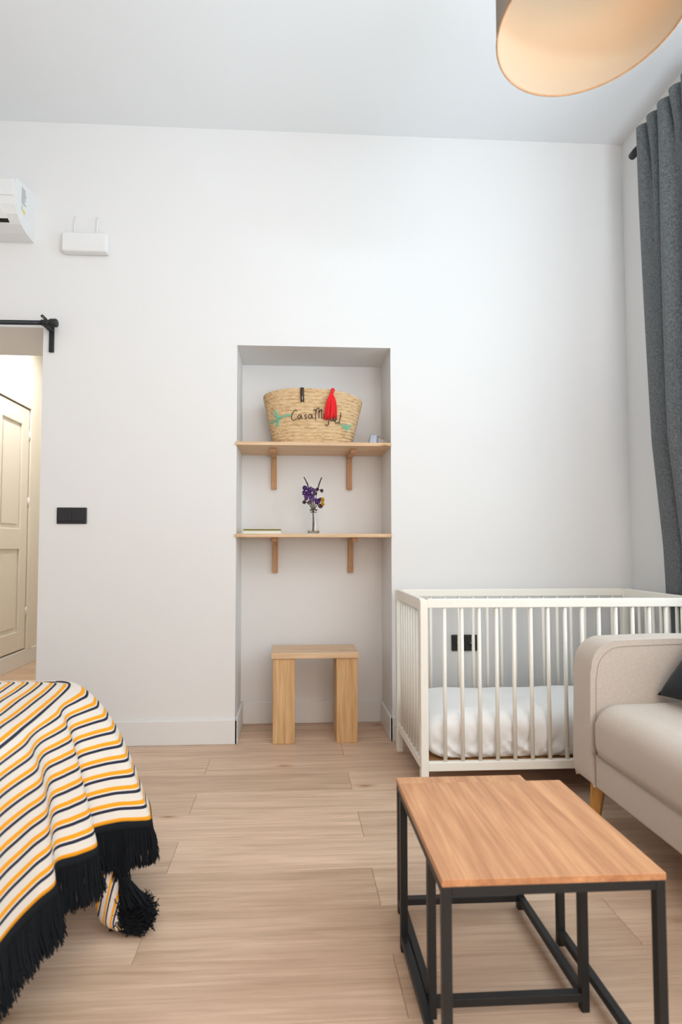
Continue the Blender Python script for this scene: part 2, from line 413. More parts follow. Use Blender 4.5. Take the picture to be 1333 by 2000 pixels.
def front(x, z, off=.003):      # point on the basket's front face
    best = None
    for it in range(1):
        t = min(1, max(0, (z-BZ)/BH)); 
        for _ in range(4):
            rx, ry = brad(t); q = max(-.999, min(.999, (x-BX)/(rx+.003)))
            c = math.copysign(abs(q)**(1/.85), q)
            zz = BZ + BH*t*(1-.085*abs(c)**2.2) - .012*t*c
            t = min(1, max(0, t + (z-zz)/BH))
        s = math.sqrt(max(0, 1-c*c)); y = BYc - (ry+.0042+off)*s**.85
    return Vector((x, y, z))
def crop2m(cx, cy): return BX+(cx-530)/1740, BZ+(578-cy)/1660
def smooth(pts, n=5):
    out = []; P = [Vector((*p, 0)) if len(p) == 2 else Vector(p) for p in pts]
    if len(P) < 3: return [P[0].lerp(P[-1], i/6) for i in range(7)]
    for i in range(len(P)-1):
        a = P[max(i-1, 0)]; b = P[i]; c = P[i+1]; d = P[min(i+2, len(P)-1)]
        for k in range(n):
            t = k/n; out.append(.5*((2*b)+(c-a)*t+(2*a-5*b+4*c-d)*t*t+(3*b-a-3*c+d)*t**3))
    out.append(P[-1]); return out
def stroke(mb, pts, r):
    path = [front(*crop2m(p.x, p.y)) for p in smooth(pts)]
    mb.tube(path, r, 5)
LET = {'C': [[(378, 296), (368, 284), (345, 296), (327, 330), (328, 360), (346, 373), (374, 361)]],
 'a': [[(417, 332), (400, 325), (384, 340), (386, 358), (402, 359), (415, 334), (417, 354), (431, 358)]],
 's': [[(466, 327), (450, 328), (448, 339), (463, 346), (461, 359), (442, 360)]],
 'a ': [[(515, 327), (496, 322), (483, 338), (487, 356), (503, 355), (515, 330), (518, 352), (533, 354)]],
 'M': [[(528, 292), (540, 279), (549, 285), (547, 330), (549, 374)], [(549, 300), (562, 272), (577, 267), (580, 300), (579, 352)], [(580, 310), (594, 280), (603, 285), (604, 345), (612, 352)]],
 'i': [[(622, 330), (624, 358), (634, 360)], [(623, 315), (625, 318)]],
 'g': [[(667, 346), (650, 339), (640, 354), (650, 368), (667, 350), (671, 394), (656, 417), (637, 405)]],
 'u': [[(688, 345), (687, 366), (702, 374), (715, 348), (717, 372), (724, 376)]],
 'e': [[(727, 372), (746, 360), (742, 348), (730, 356), (732, 384), (745, 392), (760, 378)]],
 'l': [[(784, 298), (779, 345), (769, 385), (768, 404)]]}
mb = MB()
for ss in LET.values():
    for s_ in ss: stroke(mb, s_, .0019)
mk('lettering', mb, 'blackthread', bk, label='black stitched script lettering')
mb = MB(); mc = MB()
for s_ in ([(128, 370), (160, 365), (200, 350)], [(125, 378), (165, 374), (205, 362)], [(200, 345), (250, 330), (322, 322)], [(205, 352), (255, 338), (318, 330)], [(160, 272), (180, 300), (200, 342)], [(172, 270), (190, 305), (208, 345)], [(168, 330), (185, 340), (200, 352)],
           [(190, 418), (200, 385), (207, 358)], [(178, 408), (190, 385), (203, 358)], [(202, 412), (207, 385), (209, 360)], [(150, 300), (175, 318), (200, 345)],
           [(785, 395), (820, 408), (862, 404), (885, 392)], [(790, 408), (825, 418), (860, 414)], [(795, 425), (830, 430), (868, 428)], [(832, 400), (850, 430), (846, 462)], [(862, 400), (856, 430), (842, 458)], [(870, 395), (880, 412), (858, 440)]):
    stroke(mb if s_[0][0] < 500 else mc, s_, .0026)
mk('embroidery', mb, 'green', bk, label='pale green stitched arrow at the left'); mk('embroidery', mc, 'green', bk, label='pale green stitched arrow at the right')
# leather tab over the rim
tx = BX+(422-530)/1740
mb = MB()
p = [front(tx, BZ+.272, .004), front(tx+.001, BZ+.245, .004), front(tx+.002, BZ+.218, .005)]
top = bpt(-PI/2-.3, 1.0); 
path = [Vector((tx, p[0].y+.022, BZ+.275)), Vector((tx, p[0].y+.014, BZ+.294)), Vector((tx, p[0].y+.002, BZ+.292)), Vector((tx, p[0].y-.005, BZ+.272)), p[1]-Vector((0, .003, 0)), p[2]-Vector((0, .002, 0))]
vs = []; 
for q in path: vs += [q+Vector((-.0095, 0, 0)), q+Vector((.0095, 0, 0))]
mb.add(vs, [(2*i, 2*i+1, 2*i+3, 2*i+2) for i in range(len(path)-1)], True)
tab = mk('leather_tab', mb, 'leather', bk, solid=.004)
mk('ring_slot', MB().tube([p[1]+Vector((0, -.008, 0)), p[2]+Vector((0, -.007, .004))], .0022, 6), 'screw', tab)
# red tassel
tax = BX+(705-530)/1740; mb = MB()
yy = front(tax, BZ+.27).y
mb.ball((tax, yy-.006, BZ+.281), .0115, 10, 8)
nk = Vector((tax-.008, yy-.014, BZ+.258))
mb.tube([(tax, yy-.008, BZ+.275), nk], [.009, .008], 8)
for i in range(90):
    a = random.random()*2*PI; r = math.sqrt(random.random())
    e = Vector((tax-.012+.035*r*math.cos(a), 0, BZ+.128+random.uniform(0, .014)+.006*math.cos(a))); 
    base_y = front(e.x, e.z).y - .008; e.y = base_y-.012*(1+math.sin(a))*.9
    mid = nk.lerp(e, .40)+Vector((.013*r*math.cos(a), -.007, 0))
    mb.tube(smooth([nk+Vector((.006*math.cos(a), .005*math.sin(a), .004)), mid, e], 3), .0021, 5)
mk('tassel', mb, 'red', bk, label='red yarn tassel')

# clear wrapper with silver end
t = thing('plastic_packet', 'small clear packet with grey foil end lying beside the basket', 'packet', (.45, 2.85, 1.5477))
mb = MB(); base = [(.407, 2.825, 1.548), (.450, 2.82, 1.548), (.455, 2.865, 1.548), (.410, 2.87, 1.548)]
top = [(.415, 2.83, 1.600), (.452, 2.828, 1.601), (.450, 2.855, 1.594), (.416, 2.86, 1.598)]
mb.add(base+top, [(0, 3, 2, 1), (4, 5, 6, 7), (0, 1, 5, 4), (1, 2, 6, 5), (2, 3, 7, 6), (3, 0, 4, 7)])
mk('foil_end', mb, 'tin', t, .005, 3)
mb = MB().add([(.4545, 2.823, 1.5485), (.507, 2.825, 1.5485), (.505, 2.860, 1.5485), (.456, 2.862, 1.5485), (.4545, 2.830, 1.594), (.498, 2.832, 1.572), (.496, 2.853, 1.569), (.4545, 2.852, 1.590)],
     [(0, 3, 2, 1), (4, 5, 6, 7), (0, 1, 5, 4), (1, 2, 6, 5), (2, 3, 7, 6), (3, 0, 4, 7)])
mk('clear_wrap', mb, 'glass', t, .003, 2)

# ------------------------------------------------------------------ vase with flowers
VX, VY, VZ = .115, 2.90, 1.0682
va = thing('glass_vase', 'small clear glass bottle vase holding dried flowers on the lower shelf', 'vase', (VX, VY, VZ))
out = [(.0, 0), (.028, 0), (.031, .004), (.0305, .02), (.027, .045), (.021, .075), (.0165, .10), (.0155, .115), (.0165, .124), (.0225, .133)]
inn = [(.0212, .132), (.0148, .124), (.0138, .115), (.0148, .10), (.0192, .075), (.0252, .045), (.0285, .02), (.0275, .008), (0, .007)]
mk('glass_body', MB().lathe([(r, VZ+z) for r, z in out+inn], VX, VY, 36), 'glass', va)
bq = thing('dried_bouquet', 'dried purple and yellow flowers standing in the glass vase', 'flowers', (VX, VY, VZ+.01))
def px2(cx, cy): return VX+(cx-590)/5290, VZ+(1865-cy)/5290    # drawing units -> metres on the bouquet's plane
def stem(pts, r, name='stem', mt='stem'):
    P = []
    for i, q in enumerate(pts):
        x, z = px2(*q); P.append((x, VY+random.uniform(-.006, .006), z))
    mk(name, MB().tube(smooth(P, 4), r, 6), mt, bq)
for dx, topx, topy in ((-22, 420, 560), (-12, 500, 620), (0, 560, 700), (8, 600, 560), (16, 680, 900), (24, 720, 1000), (-28, 330, 940), (20, 700, 560), (-4, 840, 850), (10, 470, 780)):
    stem([(590+dx*.9, 1800), (592+dx*.7, 1500), (585+dx*.8, 1230), ((585+topx)/2, 1000 if topy < 950 else 1100), (topx, topy)], .0019)
for pts in ([(455, 620), (430, 480), (390, 370), (318, 240)], [(690, 640), (725, 520), (775, 360), (822, 240)]):
    P = smooth([(px2(*q)[0], VY, px2(*q)[1]) for q in pts], 5); mb = MB().tube(P, [.0022+.0016*math.sin(PI*i/(len(P)-1)) for i in range(len(P))], 6)
    for q in P[3:]:
        for _ in range(3): mb.ball(q+Vector((random.uniform(-.003, .003), random.uniform(-.003, .003), random.uniform(-.002, .002))), .0019, 5, 3)
    mk('lavender_spike', mb, 'spike', bq)
def floret(cx, cy, r, n, mt, name):
    mb = MB(); x, z = px2(cx, cy); r = r/5290
    for _ in range(n):
        d = Vector((random.gauss(0, 1), random.gauss(0, 1), random.gauss(0, 1))).normalized()
        c = Vector((x, VY, z)) + Vector((d.x*r, d.y*r*.8, d.z*r))*random.uniform(.45, 1)
        a = d.orthogonal().normalized(); b = d.cross(a); s_ = random.uniform(.0028, .0048)
        th = random.random()*PI; a, b = a*math.cos(th)+b*math.sin(th), b*math.cos(th)-a*math.sin(th)
        tip = c + d*s_*.9
        vs = [c, c+a*s_+d*s_*.5, tip+b*s_*.3, c-a*s_+d*s_*.5, c+b*s_+d*s_*.6, c-b*s_+d*s_*.6]
        mb.add(vs, [(0, 1, 2), (0, 2, 3), (0, 2, 4), (0, 5, 2), (0, 1, 4), (0, 3, 5)])
    mk(name, mb, mt, bq)
for a in ((345, 545, 70, 60, 'purple'), (330, 680, 60, 50, 'purple'), (500, 590, 80, 70, 'purple'), (600, 610, 60, 40, 'purple2'), (440, 700, 90, 70, 'purple'), (385, 780, 65, 50, 'purple2'),
          (540, 850, 95, 90, 'purple2'), (560, 760, 60, 40, 'purple'), (700, 930, 85, 70, 'purple'), (770, 870, 45, 30, 'purple'), (790, 1060, 60, 45, 'maroon'), (330, 950, 50, 30, 'maroon'), (380, 860, 40, 20, 'maroon'),
          (700, 590, 45, 25, 'maroon'), (830, 620, 45, 26, 'maroon'), (640, 700, 45, 24, 'maroon'), (460, 960, 45, 20, 'maroon')):
    floret(a[0], a[1], a[2], a[3]*2, a[4], 'flower_head')
floret(845, 880, 60, 110, 'yellow', 'flower_head'); floret(850, 1000, 50, 90, 'yellow', 'flower_head')
mk('twine', MB().tube([(VX+.017*math.cos(t/8*PI*2), VY+.017*math.sin(t/8*PI*2), VZ+.119) for t in range(9)], .0016, 5, False), 'stem', bq)

# ------------------------------------------------------------------ books
def book(x0, x1, y0, y1, z0, z1, cover, block, label, rot=0):
    t = thing('book', label, 'book', ((x0+x1)/2, (y0+y1)/2, z0), 'books stacked flat on the lower shelf')
    c = .0014
    box('page_block', x0+.003, x1-.003, y0+.003, y1-.003, z0+c, z1-c, block, t, 0)
    mb = MB().box(x0, x1, y0, y1, z0, z0+c).box(x0, x1, y0, y1, z1-c, z1).box(x0, x0+.0015, y0, y1, z0+c, z1-c)
    mk('cover', mb, cover, t, .0004, 1)
    t.rotation_euler.z = rot; return t
book(-.262, -.055, 2.83, 2.97, 1.0682, 1.0845, 'bookw', 'bookw', 'white paperback at the bottom of the pile on the lower shelf', .0)
book(-.257, -.058, 2.832, 2.962, 1.0847, 1.0935, 'booky', 'bookp', 'thin yellow book with dark page edges, topmost on the pile', .0)

# ------------------------------------------------------------------ stool
st = thing('wooden_stool', 'low square pine stool with two wide block legs standing in the niche', 'stool', (.12, 2.9, 0))
box('seat', -.106, .343, 2.765, 3.0, .430, .459, 'pine', st, .003)
box('leg', -.097, .016, 2.775, 2.985, 0, .4295, 'pineV', st, .003)
box('leg', .228, .338, 2.775, 2.985, 0, .4295, 'pineV', st, .003)

# ------------------------------------------------------------------ wall devices
t = thing('light_switch', 'black double rocker light switch on the white wall left of the niche', 'switch', (-1.12, 2.8, 1.16))
box('frame', -1.196, -1.047, 2.790, 2.7999, 1.117, 1.200, 'blackp', t, .003)
box('rocker', -1.182, -1.1225, 2.786, 2.7899, 1.130, 1.188, 'blackp', t, .002); box('rocker', -1.1205, -1.061, 2.786, 2.7899, 1.130, 1.188, 'blackp', t, .002)
t = thing('wall_socket', 'black double power socket on the wall behind the crib', 'socket', (.905, 2.8, .5))
box('frame', .834, .981, 2.790, 2.7999, .457, .540, 'blackp', t, .003)
for cx in (.874, .943):
    o = mk('socket_face', MB().lathe([(.0, 2.0), (.0205, 2.0), (.0215, 1.999)], 0, 0, 24), 'blackq', t)
    o.data.transform(Matrix.Rotation(PI/2, 4, 'X')) if False else None
    me = o.data
    for vv in me.vertices:
        x, y, z = vv.co + Vector(t.location); r_ = Vector((x, y)); vv.co = Vector((cx+x, 2.788+(z-2.0)*-1, .4985+y)) - Vector(t.location)
    for dx in (-.0095, .0095): mk('contact', MB().tube([(cx+dx, 2.789, .4985), (cx+dx, 2.7865, .4985)], .0028, 8), 'screw', o)
    mk('clip', MB().box(cx-.003, cx+.003, 2.786, 2.789, .478, .4815), 'screw', o)
# router
t = thing('alarm_panel', 'white wall box with two thin antennas below the air conditioner', 'device', (-1.075, 2.8, 2.52))
box('housing', -1.185, -.955, 2.752, 2.7999, 2.515, 2.616, 'whitep', t, .010, seg=4)
for x in (-1.125, -1.012): mk('antenna', MB().tube([(x, 2.77, 2.61), (x, 2.772, 2.705)], [.0045, .0035], 8), 'whitep', t)
# air conditioner
t = thing('air_conditioner', 'white wall air conditioner cut off at the left edge of the photo', 'air conditioner', (-1.75, 2.8, 2.58))
prof = [(2.7995, 2.835), (2.64, 2.80), (2.607, 2.785), (2.598, 2.76), (2.598, 2.69), (2.603, 2.655), (2.625, 2.62), (2.665, 2.592), (2.72, 2.578), (2.7995, 2.574)]
ax0, ax1 = -2.16, -1.342
mb = MB(); k = len(prof)
vs = [(x, y, z) for x in (ax0, ax1) for y, z in prof]
mb.add(vs, [(i, (i+1) % k, k+(i+1) % k, k+i) for i in range(k)]); mb.add([v for v in vs[:k]], [tuple(range(k))]); mb.add([v for v in vs[k:]], [tuple(range(k-1, -1, -1))])
mk('casing', mb, 'whitep', t, .003)
mk('front_panel', MB().box(ax0+.004, ax1-.004, 2.5935, 2.5985, 2.695, 2.775), 'whitep', t, .002)
fl_ = MB(); fl_.add([(ax0+.05, 2.604, 2.650), (ax1-.07, 2.604, 2.650), (ax1-.055, 2.640, 2.606), (ax0+.05, 2.640, 2.606)], [(0, 1, 2, 3)])
mk('air_flap', fl_, 'whitep', t, solid=.008)
mb = MB().add([(ax0+.05, 2.6415, 2.608), (ax1-.054, 2.6415, 2.608), (ax1-.052, 2.656, 2.5955), (ax0+.05, 2.656, 2.5955)], [(0, 1, 2, 3)])
mk('air_outlet', mb, 'blackq', t, solid=.004)
lb = mk('energy_label', MB().box(ax1, ax1+.0008, 2.655, 2.735, 2.65, 2.79), 'whitep', t)
mb = MB()
for i in range(11):
    z = 2.778-i*.0078
    mb.box(ax1+.0009, ax1+.0014, 2.662, 2.662+random.uniform(.03, .052), z, z+.004)
mk('printed_lines', mb, 'ink', lb)
mk('printed_mark', MB().box(ax1+.0009, ax1+.0014, 2.672, 2.70, 2.66, 2.676), 'gold', lb)
mk('printed_mark', MB().box(ax1+.0009, ax1+.0014, 2.663, 2.672, 2.668, 2.690), 'lgreen', lb)

# curtain rod over the opening
t = thing('door_curtain_rod', 'black curtain rod mounted above the hallway opening on the left', 'curtain rod', (-1.6, 2.74, 2.12))
mk('rod', MB().tube([(-2.6, 2.73, 2.119), (-1.245, 2.73, 2.127)], .0115, 14), 'black', t)
mk('rod_collar', MB().tube([(-1.262, 2.73, 2.127), (-1.215, 2.73, 2.127)], .0155, 16), 'black', t)
mk('end_cap', MB().tube([(-1.222, 2.73, 2.127), (-1.216, 2.73, 2.127), (-1.190, 2.73, 2.127), (-1.186, 2.73, 2.127)], [.018, .021, .021, .018], 18), 'black', t)
br = mk('bracket', MB().box(-1.252, -1.228, 2.788, 2.7995, 2.000, 2.16).box(-1.250, -1.230, 2.72, 2.79, 2.104, 2.114), 'black', t, .002)
mb = MB(); 
mb.tube([(-1.228, 2.722, 2.128), (-1.262, 2.722, 2.158)], .004, 6); mb.tube([(-1.234, 2.722, 2.142), (-1.255, 2.722, 2.163)], .0035, 6); mb.tube([(-1.262, 2.722, 2.158), (-1.255, 2.722, 2.164)], .0035, 6)
mk('clip', mb, 'black', t)

# ------------------------------------------------------------------ curtain and its rod on the right wall
CXX = 1.768
t = thing('window_curtain_rod', 'dark metal curtain rod high on the right wall', 'curtain rod', (CXX, 1.3, 3.04))
mk('rod', MB().tube([(CXX, -.1, 3.035), (CXX, 2.59, 3.035)], .0125, 14), 'black', t)
mk('end_cap', MB().tube([(CXX, 2.575, 3.035), (CXX, 2.60, 3.035), (CXX, 2.635, 3.035)], [.018, .021, .019], 16), 'black', t)
mk('bracket', MB().box(CXX-.006, RX-.0005, 2.555, 2.57, 3.012, 3.02).box(RX-.008, RX-.0005, 2.54, 2.585, 2.97, 3.06), 'black', t, .002)
def curt(i, j, NU, NV):
    u = i/(NU-1); v = j/(NV-1)                 # u along the rod from the far end, v downwards
    z = 3.078 - (3.078-.03)*v
    top = math.exp(-v*6)
    y = 2.50 - .50*u - .105*min(1, v/.75)*(1-u)
    ph = 2*PI*(u*6.5+.2)
    big = math.sin(2*PI*(u*3.3+.05)) + .30*math.sin(2*PI*(u*5.4+.35+.1*v))
    low = max(0, min(1, (1.5-z)/.5))
    x = 1.735 - .030*math.sin(ph)*top - (.056-.030*low)*big*(1-top) + .012*low
    y += .014*math.cos(ph)*top + .026*math.cos(2*PI*(u*3.3+.05))*(1-top)
    return x, y, z
cu = MB().grid(lambda i, j: curt(i, j, 150, 60), 150, 60)
cur = tag(mk('curtain', cu, 'curtain', solid=.003, org=(CXX, 2.2, .03)), 'dark grey linen curtain hanging at the right wall behind the crib', 'curtain')

# ------------------------------------------------------------------ pendant lamp
LXc, LYc, LZ, LR, LH = .679, 1.146, 2.2, .2045, .30
t = thing('pendant_lamp', 'lit round drum pendant lamp with beige shade hanging from the ceiling', 'lamp', (LXc, LYc, LZ))
mk('shade', MB().lathe([(LR, LZ), (LR, LZ+LH), (LR-.0012, LZ+LH), (LR-.0012, LZ)], LXc, LYc, 96, True), 'shade', t)
mk('shade_lining', MB().lathe([(LR-.002, LZ+.001), (LR-.002, LZ+LH-.001), (LR-.0028, LZ+LH-.001), (LR-.0028, LZ+.001)], LXc, LYc, 96, True), 'lining', t)
for z in (LZ, LZ+LH): mk('shade_ring', MB().tube([(LXc+(LR-.001)*math.cos(2*PI*i/96), LYc+(LR-.001)*math.sin(2*PI*i/96), z) for i in range(97)], .0024, 6, False), M['lining'] if z > LZ else M['bracket'], t)
mk('bulb', MB().ball((LXc, LYc, LZ+.20), .032, 16, 12, (1, 1, 1.15)), 'bulb', t)
mk('socket', MB().tube([(LXc, LYc, LZ+.23), (LXc, LYc, LZ+.30)], .018, 16), 'whitep', t)
mk('cord', MB().tube([(LXc, LYc, LZ+.29), (LXc, LYc, CZ-.03)], .003, 8), 'whitep', t)
mk('ceiling_rose', MB().lathe([(0, CZ-.035), (.045, CZ-.03), (.05, CZ-.0005)], LXc, LYc, 24), 'whitep', t)
for a in (0, 2*PI/3, 4*PI/3): mk('spoke', MB().tube([(LXc, LYc, LZ+.27), (LXc+(LR-.003)*math.cos(a), LYc+(LR-.003)*math.sin(a), LZ+LH-.003)], .002, 6), 'whitep', t)
pl = bpy.data.lights.new('lamp_light', 'POINT'); pl.energy = .38; pl.color = (1, .62, .32); pl.shadow_soft_size = .04
po = bpy.data.objects.new('lamp_light', pl); COL.objects.link(po); po.location = (LXc, LYc, LZ+.13)

# ------------------------------------------------------------------ crib
cx0, cx1, cy0, cy1, CT = .515, 1.70, 2.150, 2.675, .789
P = .031
t = thing('crib', 'cream painted wooden baby crib with slatted sides against the back wall', 'crib', ((cx0+cx1)/2, (cy0+cy1)/2, 0))
for x in (cx0, cx1-P):
    for y in (cy0, cy1-P): box('post', x, x+P, y, y+P, 0, CT-.003, 'crib', t, .003)
RB0, RB1, RT0, RT1 = .105, .140, CT-.036, CT
for y in (cy0+.004, cy1-P+.004):
    box('top_rail', cx0+P, cx1-P, y, y+.024, RT0, RT1, 'crib', t, .003)
    box('bottom_rail', cx0+P, cx1-P, y, y+.024, RB0, RB1, 'crib', t, .003)
for x in (cx0+.004, cx1-P+.004):
    box('end_top_rail', x, x+.024, cy0+P, cy1-P, RT0-.012, RT1, 'crib', t, .003)
    box('end_bottom_rail', x, x+.024, cy0+P, cy1-P, RB0, RB1, 'crib', t, .003)
bar = None
def putbar(x, y):
    global bar
    if bar is None: bar = mk('bar', MB().tube([(x, y, RB1-.004), (x, y, RT0+.004)], .0078, 10), 'crib', t, org=(x, y, 0))
    else: dup(bar, Vector((x, y, 0))-Vector(t.location), t)
nb = 15; sx = (cx1-cx0-2*P)
for yb in (cy0+.016, cy1-P+.016):
    for i in range(nb): putbar(.617+.0717*i, yb)
for xb in (cx0+.016, cx1-P+.016):
    for i in range(8): putbar(xb, cy0+P+(cy1-cy0-2*P)*(i+1)/9)
for x in (cx0-.0006, ):
    for y in (cy0+P/2, cy1-P/2): mk('bolt_cap', MB().tube([(x+.001, y, RB0+.01), (x-.0008, y, RB0+.01)], .005, 10), 'greyp', t)
box('slat_base', cx0+.03, cx1-.03, cy0+.03, cy1-.03, .118, .130, 'base', t, .001)
# mattress with wrinkled white sheet
mt = thing('crib_mattress', 'white sheeted puffy crib mattress inside the slatted crib', 'mattress', (1.1, 2.41, .13))
mx0, mx1, my0, my1, mz0, mz1 = .548, 1.666, 2.18, 2.636, .1305, .332
def rrect(t, hx, hy, r):
    """point on a rounded rectangle at fraction t of its outline"""
    a, b = hx-r, hy-r; seg = [(2*b, 0), (PI*r/2, 1), (2*a, 2), (PI*r/2, 3), (2*b, 4), (PI*r/2, 5), (2*a, 6), (PI*r/2, 7)]
    d = t % 1 * sum(q[0] for q in seg)
    for ln, k in seg:
        if d <= ln: break
        d -= ln
    f = d/ln
    if k == 0: return hx, -b+2*b*f
    if k == 2: return a-2*a*f, hy
    if k == 4: return -hx, b-2*b*f
    if k == 6: return -a+2*a*f, -hy
    th = PI/2*f + {1: 0, 3: PI/2, 5: PI, 7: 1.5*PI}[k]
    ox, oy = {1: (a, b), 3: (-a, b), 5: (-a, -b), 7: (a, -b)}[k]
    return ox+r*math.cos(th), oy+r*math.sin(th)
MN = 420
def mpt(i, j):
    v = j/40; ph = PI*v
    hx, hy = (mx1-mx0)/2, (my1-my0)/2
    X, Y = rrect(i/MN, hx, hy, .05)
    rr = math.sin(ph)**(.36 if v < .5 else .13) if 0 < v < 1 else 0
    zz = math.copysign(abs(math.cos(ph))**.72, math.cos(ph))
    x = (mx0+mx1)/2 + X*rr; y = (my0+my1)/2 + Y*rr
    z = (mz0+mz1)/2 + (mz1-mz0)/2*zz
    side = max(0, min(1, (rr-.75)/.2)); lowz = max(0, min(1, (mz1-.06-z)/.08))
    s_ = i/MN*3.1
    w1 = abs(noise.noise(Vector((s_*13+z*14, z*6, 2))))*.030 + abs(noise.noise(Vector((s_*30-z*26, z*12, 5))))*.020
    k = 1-side*lowz*w1*9.0*(.22 if abs(X) < hx*.96 else .1)*2
    y = (my0+my1)/2 + Y*rr*k; x = (mx0+mx1)/2 + X*rr*(1-side*lowz*w1*.25)
    z += .008*noise.noise(Vector((x*5, y*5, 0)))*(1 if zz > 0 else 0)
    return x, y, z
mk('fitted_sheet', MB().grid(mpt, MN, 41, closed_u=True), 'sheet', mt)

# ------------------------------------------------------------------ sofa
t = thing('sofa', 'oatmeal fabric sofa with rounded arm and angled wooden legs along the right wall', 'sofa', (1.4, 1.2, 0))
def arm(y0, y1):
    x0, x1, z0, z1, r = 1.045, 1.765, .165, .676, .095
    pr = [(x1, z0), (x0+.002, z0), (x0-.008, z0+.05), (x0+.0, z1-r-.02)]
    for k in range(9):
        a = PI - (PI/2)*k/8; pr.append((x0+.004+r+r*math.cos(a), z1-.006-r+r*math.sin(a)))
    pr += [(x0+.30, z1), (x1, z1-.002)]
    k = len(pr); m = MB(); vs = [(x, y, z) for y in (y0, y1) for x, z in pr]
    m.add(vs, [(i, (i+1) % k, k+(i+1) % k, k+i) for i in range(k)]); m.add(vs[:k], [tuple(range(k-1, -1, -1))]); m.add(vs[k:], [tuple(range(k))])
    for i in range(len(m.sm)): m.sm[i] = False
    return m, pr
for a0, a1 in ((1.852, 1.965), (.42, .53)):
    m_, pr_ = arm(a0, a1); o = mk('arm', m_, 'sofa', t, .022, 5)
    for p_ in o.data.polygons: p_.use_smooth = True
    yy_ = a0 if a0 > 1 else a1
    off = .0 
    pp = [(x+.020 if x < 1.3 else x, yy_+.004*(1 if a0 < 1 else -1)*-0-.0, z-.020 if z > .3 else z) for x, z in pr_[1:]]
    mk('arm_seam', MB().tube(pp, .0017, 5), 'piping', o)
def rbox(name, x0, x1, y0, y1, z0, z1, r, mt_, par, seg=5):
    o = box(name, x0, x1, y0, y1, z0, z1, mt_, par, r, seg=seg)
    for p_ in o.data.polygons: p_.use_smooth = True
    return o
rbox('back', 1.60, 1.765, .535, 1.847, .17, .80, .05, 'sofa', t)
# seat: profile with a big round front edge
def seatm(y0, y1):
    x0, x1, z0, z1 = 1.038, 1.61, .285, .462
    pr = [(x1, z0), (x0+.008, z0), (x0, z0+.03)]
    for k in range(9):
        a = PI - (PI/2)*k/8; pr.append((x0+.085+.085*math.cos(a), z1-.075+.075*math.sin(a)))
    pr += [(x0+.3, z1+.004), (x1, z1-.01)]
    k = len(pr); n = 24; m = MB()
    def f(i, j):
        x, z = pr[j]; yy = y0+(y1-y0)*i/(n-1)
        e = min(i, n-1-i); sh = {0: .018, 1: .004}.get(e, 0)
        return (x+sh, yy, z-sh*(1 if z > .4 else 0)+.003*noise.noise(Vector((x*6, yy*6, 0)))*(1 if z > .4 else 0))
    m.grid(f, n, k)
    m.add([f(0, j) for j in range(k)], [tuple(range(k))]); m.add([f(n-1, j) for j in range(k)], [tuple(range(k-1, -1, -1))])
    return m
mk('seat_cushion', seatm(1.195, 1.8505), 'sofa', t); mk('seat_cushion', seatm(.532, 1.190), 'sofa', t)
rbox('base_panel', 1.052, 1.62, .532, 1.8505, .165, .283, .012, 'sofa', t)
mk('base_seam', MB().tube([(1.046, .55, .2845), (1.046, 1.845, .2845)], .0022, 5), 'piping', t)
for y, dy in ((1.90, .045), (.50, -.045)):
    for x, dx in ((1.095, -.012), (1.70, .012)):
        mk('leg', MB().tube([(x, y, .1655), (x+dx, y+dy*.3, 0)], [.031, .019], 4, smooth=False), 'sofaleg', t, .002)
# black cushion on the seat
cq = MB(); PN = 26
def pil(sgn):
    def f(i, j):
        a, b = -1+2*i/(PN-1), -1+2*j/(PN-1)
        pinch = 1-.09*(1-abs(b)**2)*abs(a)**3; pinch2 = 1-.09*(1-abs(a)**2)*abs(b)**3
        h = .052*((1-a*a)*(1-b*b))**.42*sgn
        u_ = a*pinch*.21; v_ = b*pinch2*.21
        o = Vector((1.405, 1.628, .648)); ey_ = Vector((0, 1, 0)); eu = Vector((.62, 0, .785)); nn_ = Vector((-.785, 0, .62))
        return o + ey_*u_ + eu*v_ + nn_*h
    return f
cq.grid(pil(1), PN, PN); cq.grid(pil(-1), PN, PN)
tag(mk('cushion', cq, 'cushion', org=(1.33, 1.63, .47)), 'black fabric cushion leaning on the sofa seat at the right edge', 'cushion')

# ------------------------------------------------------------------ nesting coffee tables
def table(x0, x1, y0, y1, zt, label, front_low, back_low, tk=.0135):
    t = thing('coffee_table', label, 'table', ((x0+x1)/2, (y0+y1)/2, 0), 'nesting coffee tables')
    s = .0175
    top = box('tabletop', x0, x1, y0, y1, zt-tk, zt, 'walnut', t, .0012)
    zb = zt-tk-.0002
    for x in (x0+.001, x1-s-.001):
        for y in (y0+.001, y1-s-.001): box('leg', x, x+s, y, y+s, 0, zb, 'black', t, .0012)
        box('side_top_rail', x, x+s, y0+s+.001, y1-s-.001, zb-s, zb, 'black', t, .0012)
        box('side_foot_rail', x, x+s, y0+s+.001, y1-s-.001, .022, .022+s, 'black', t, .0012)
    for y, low in ((y0+.001, front_low), (y1-s-.001, back_low)):
        box('cross_rail', x0+s+.001, x1-s-.001, y, y+s, zb-s, zb, 'black', t, .0012)
        if low: box('foot_cross_rail', x0+s+.001, x1-s-.001, y, y+s, .022, .022+s, 'black', t, .0012)
    return t
table(.270, .688, .979, 1.374, .402, 'larger front coffee table with brown wood top and black steel frame', True, False)
table(.2905, .643, 1.165, 1.512, .3585, 'smaller coffee table nested under the larger one, sticking out behind', True, True)

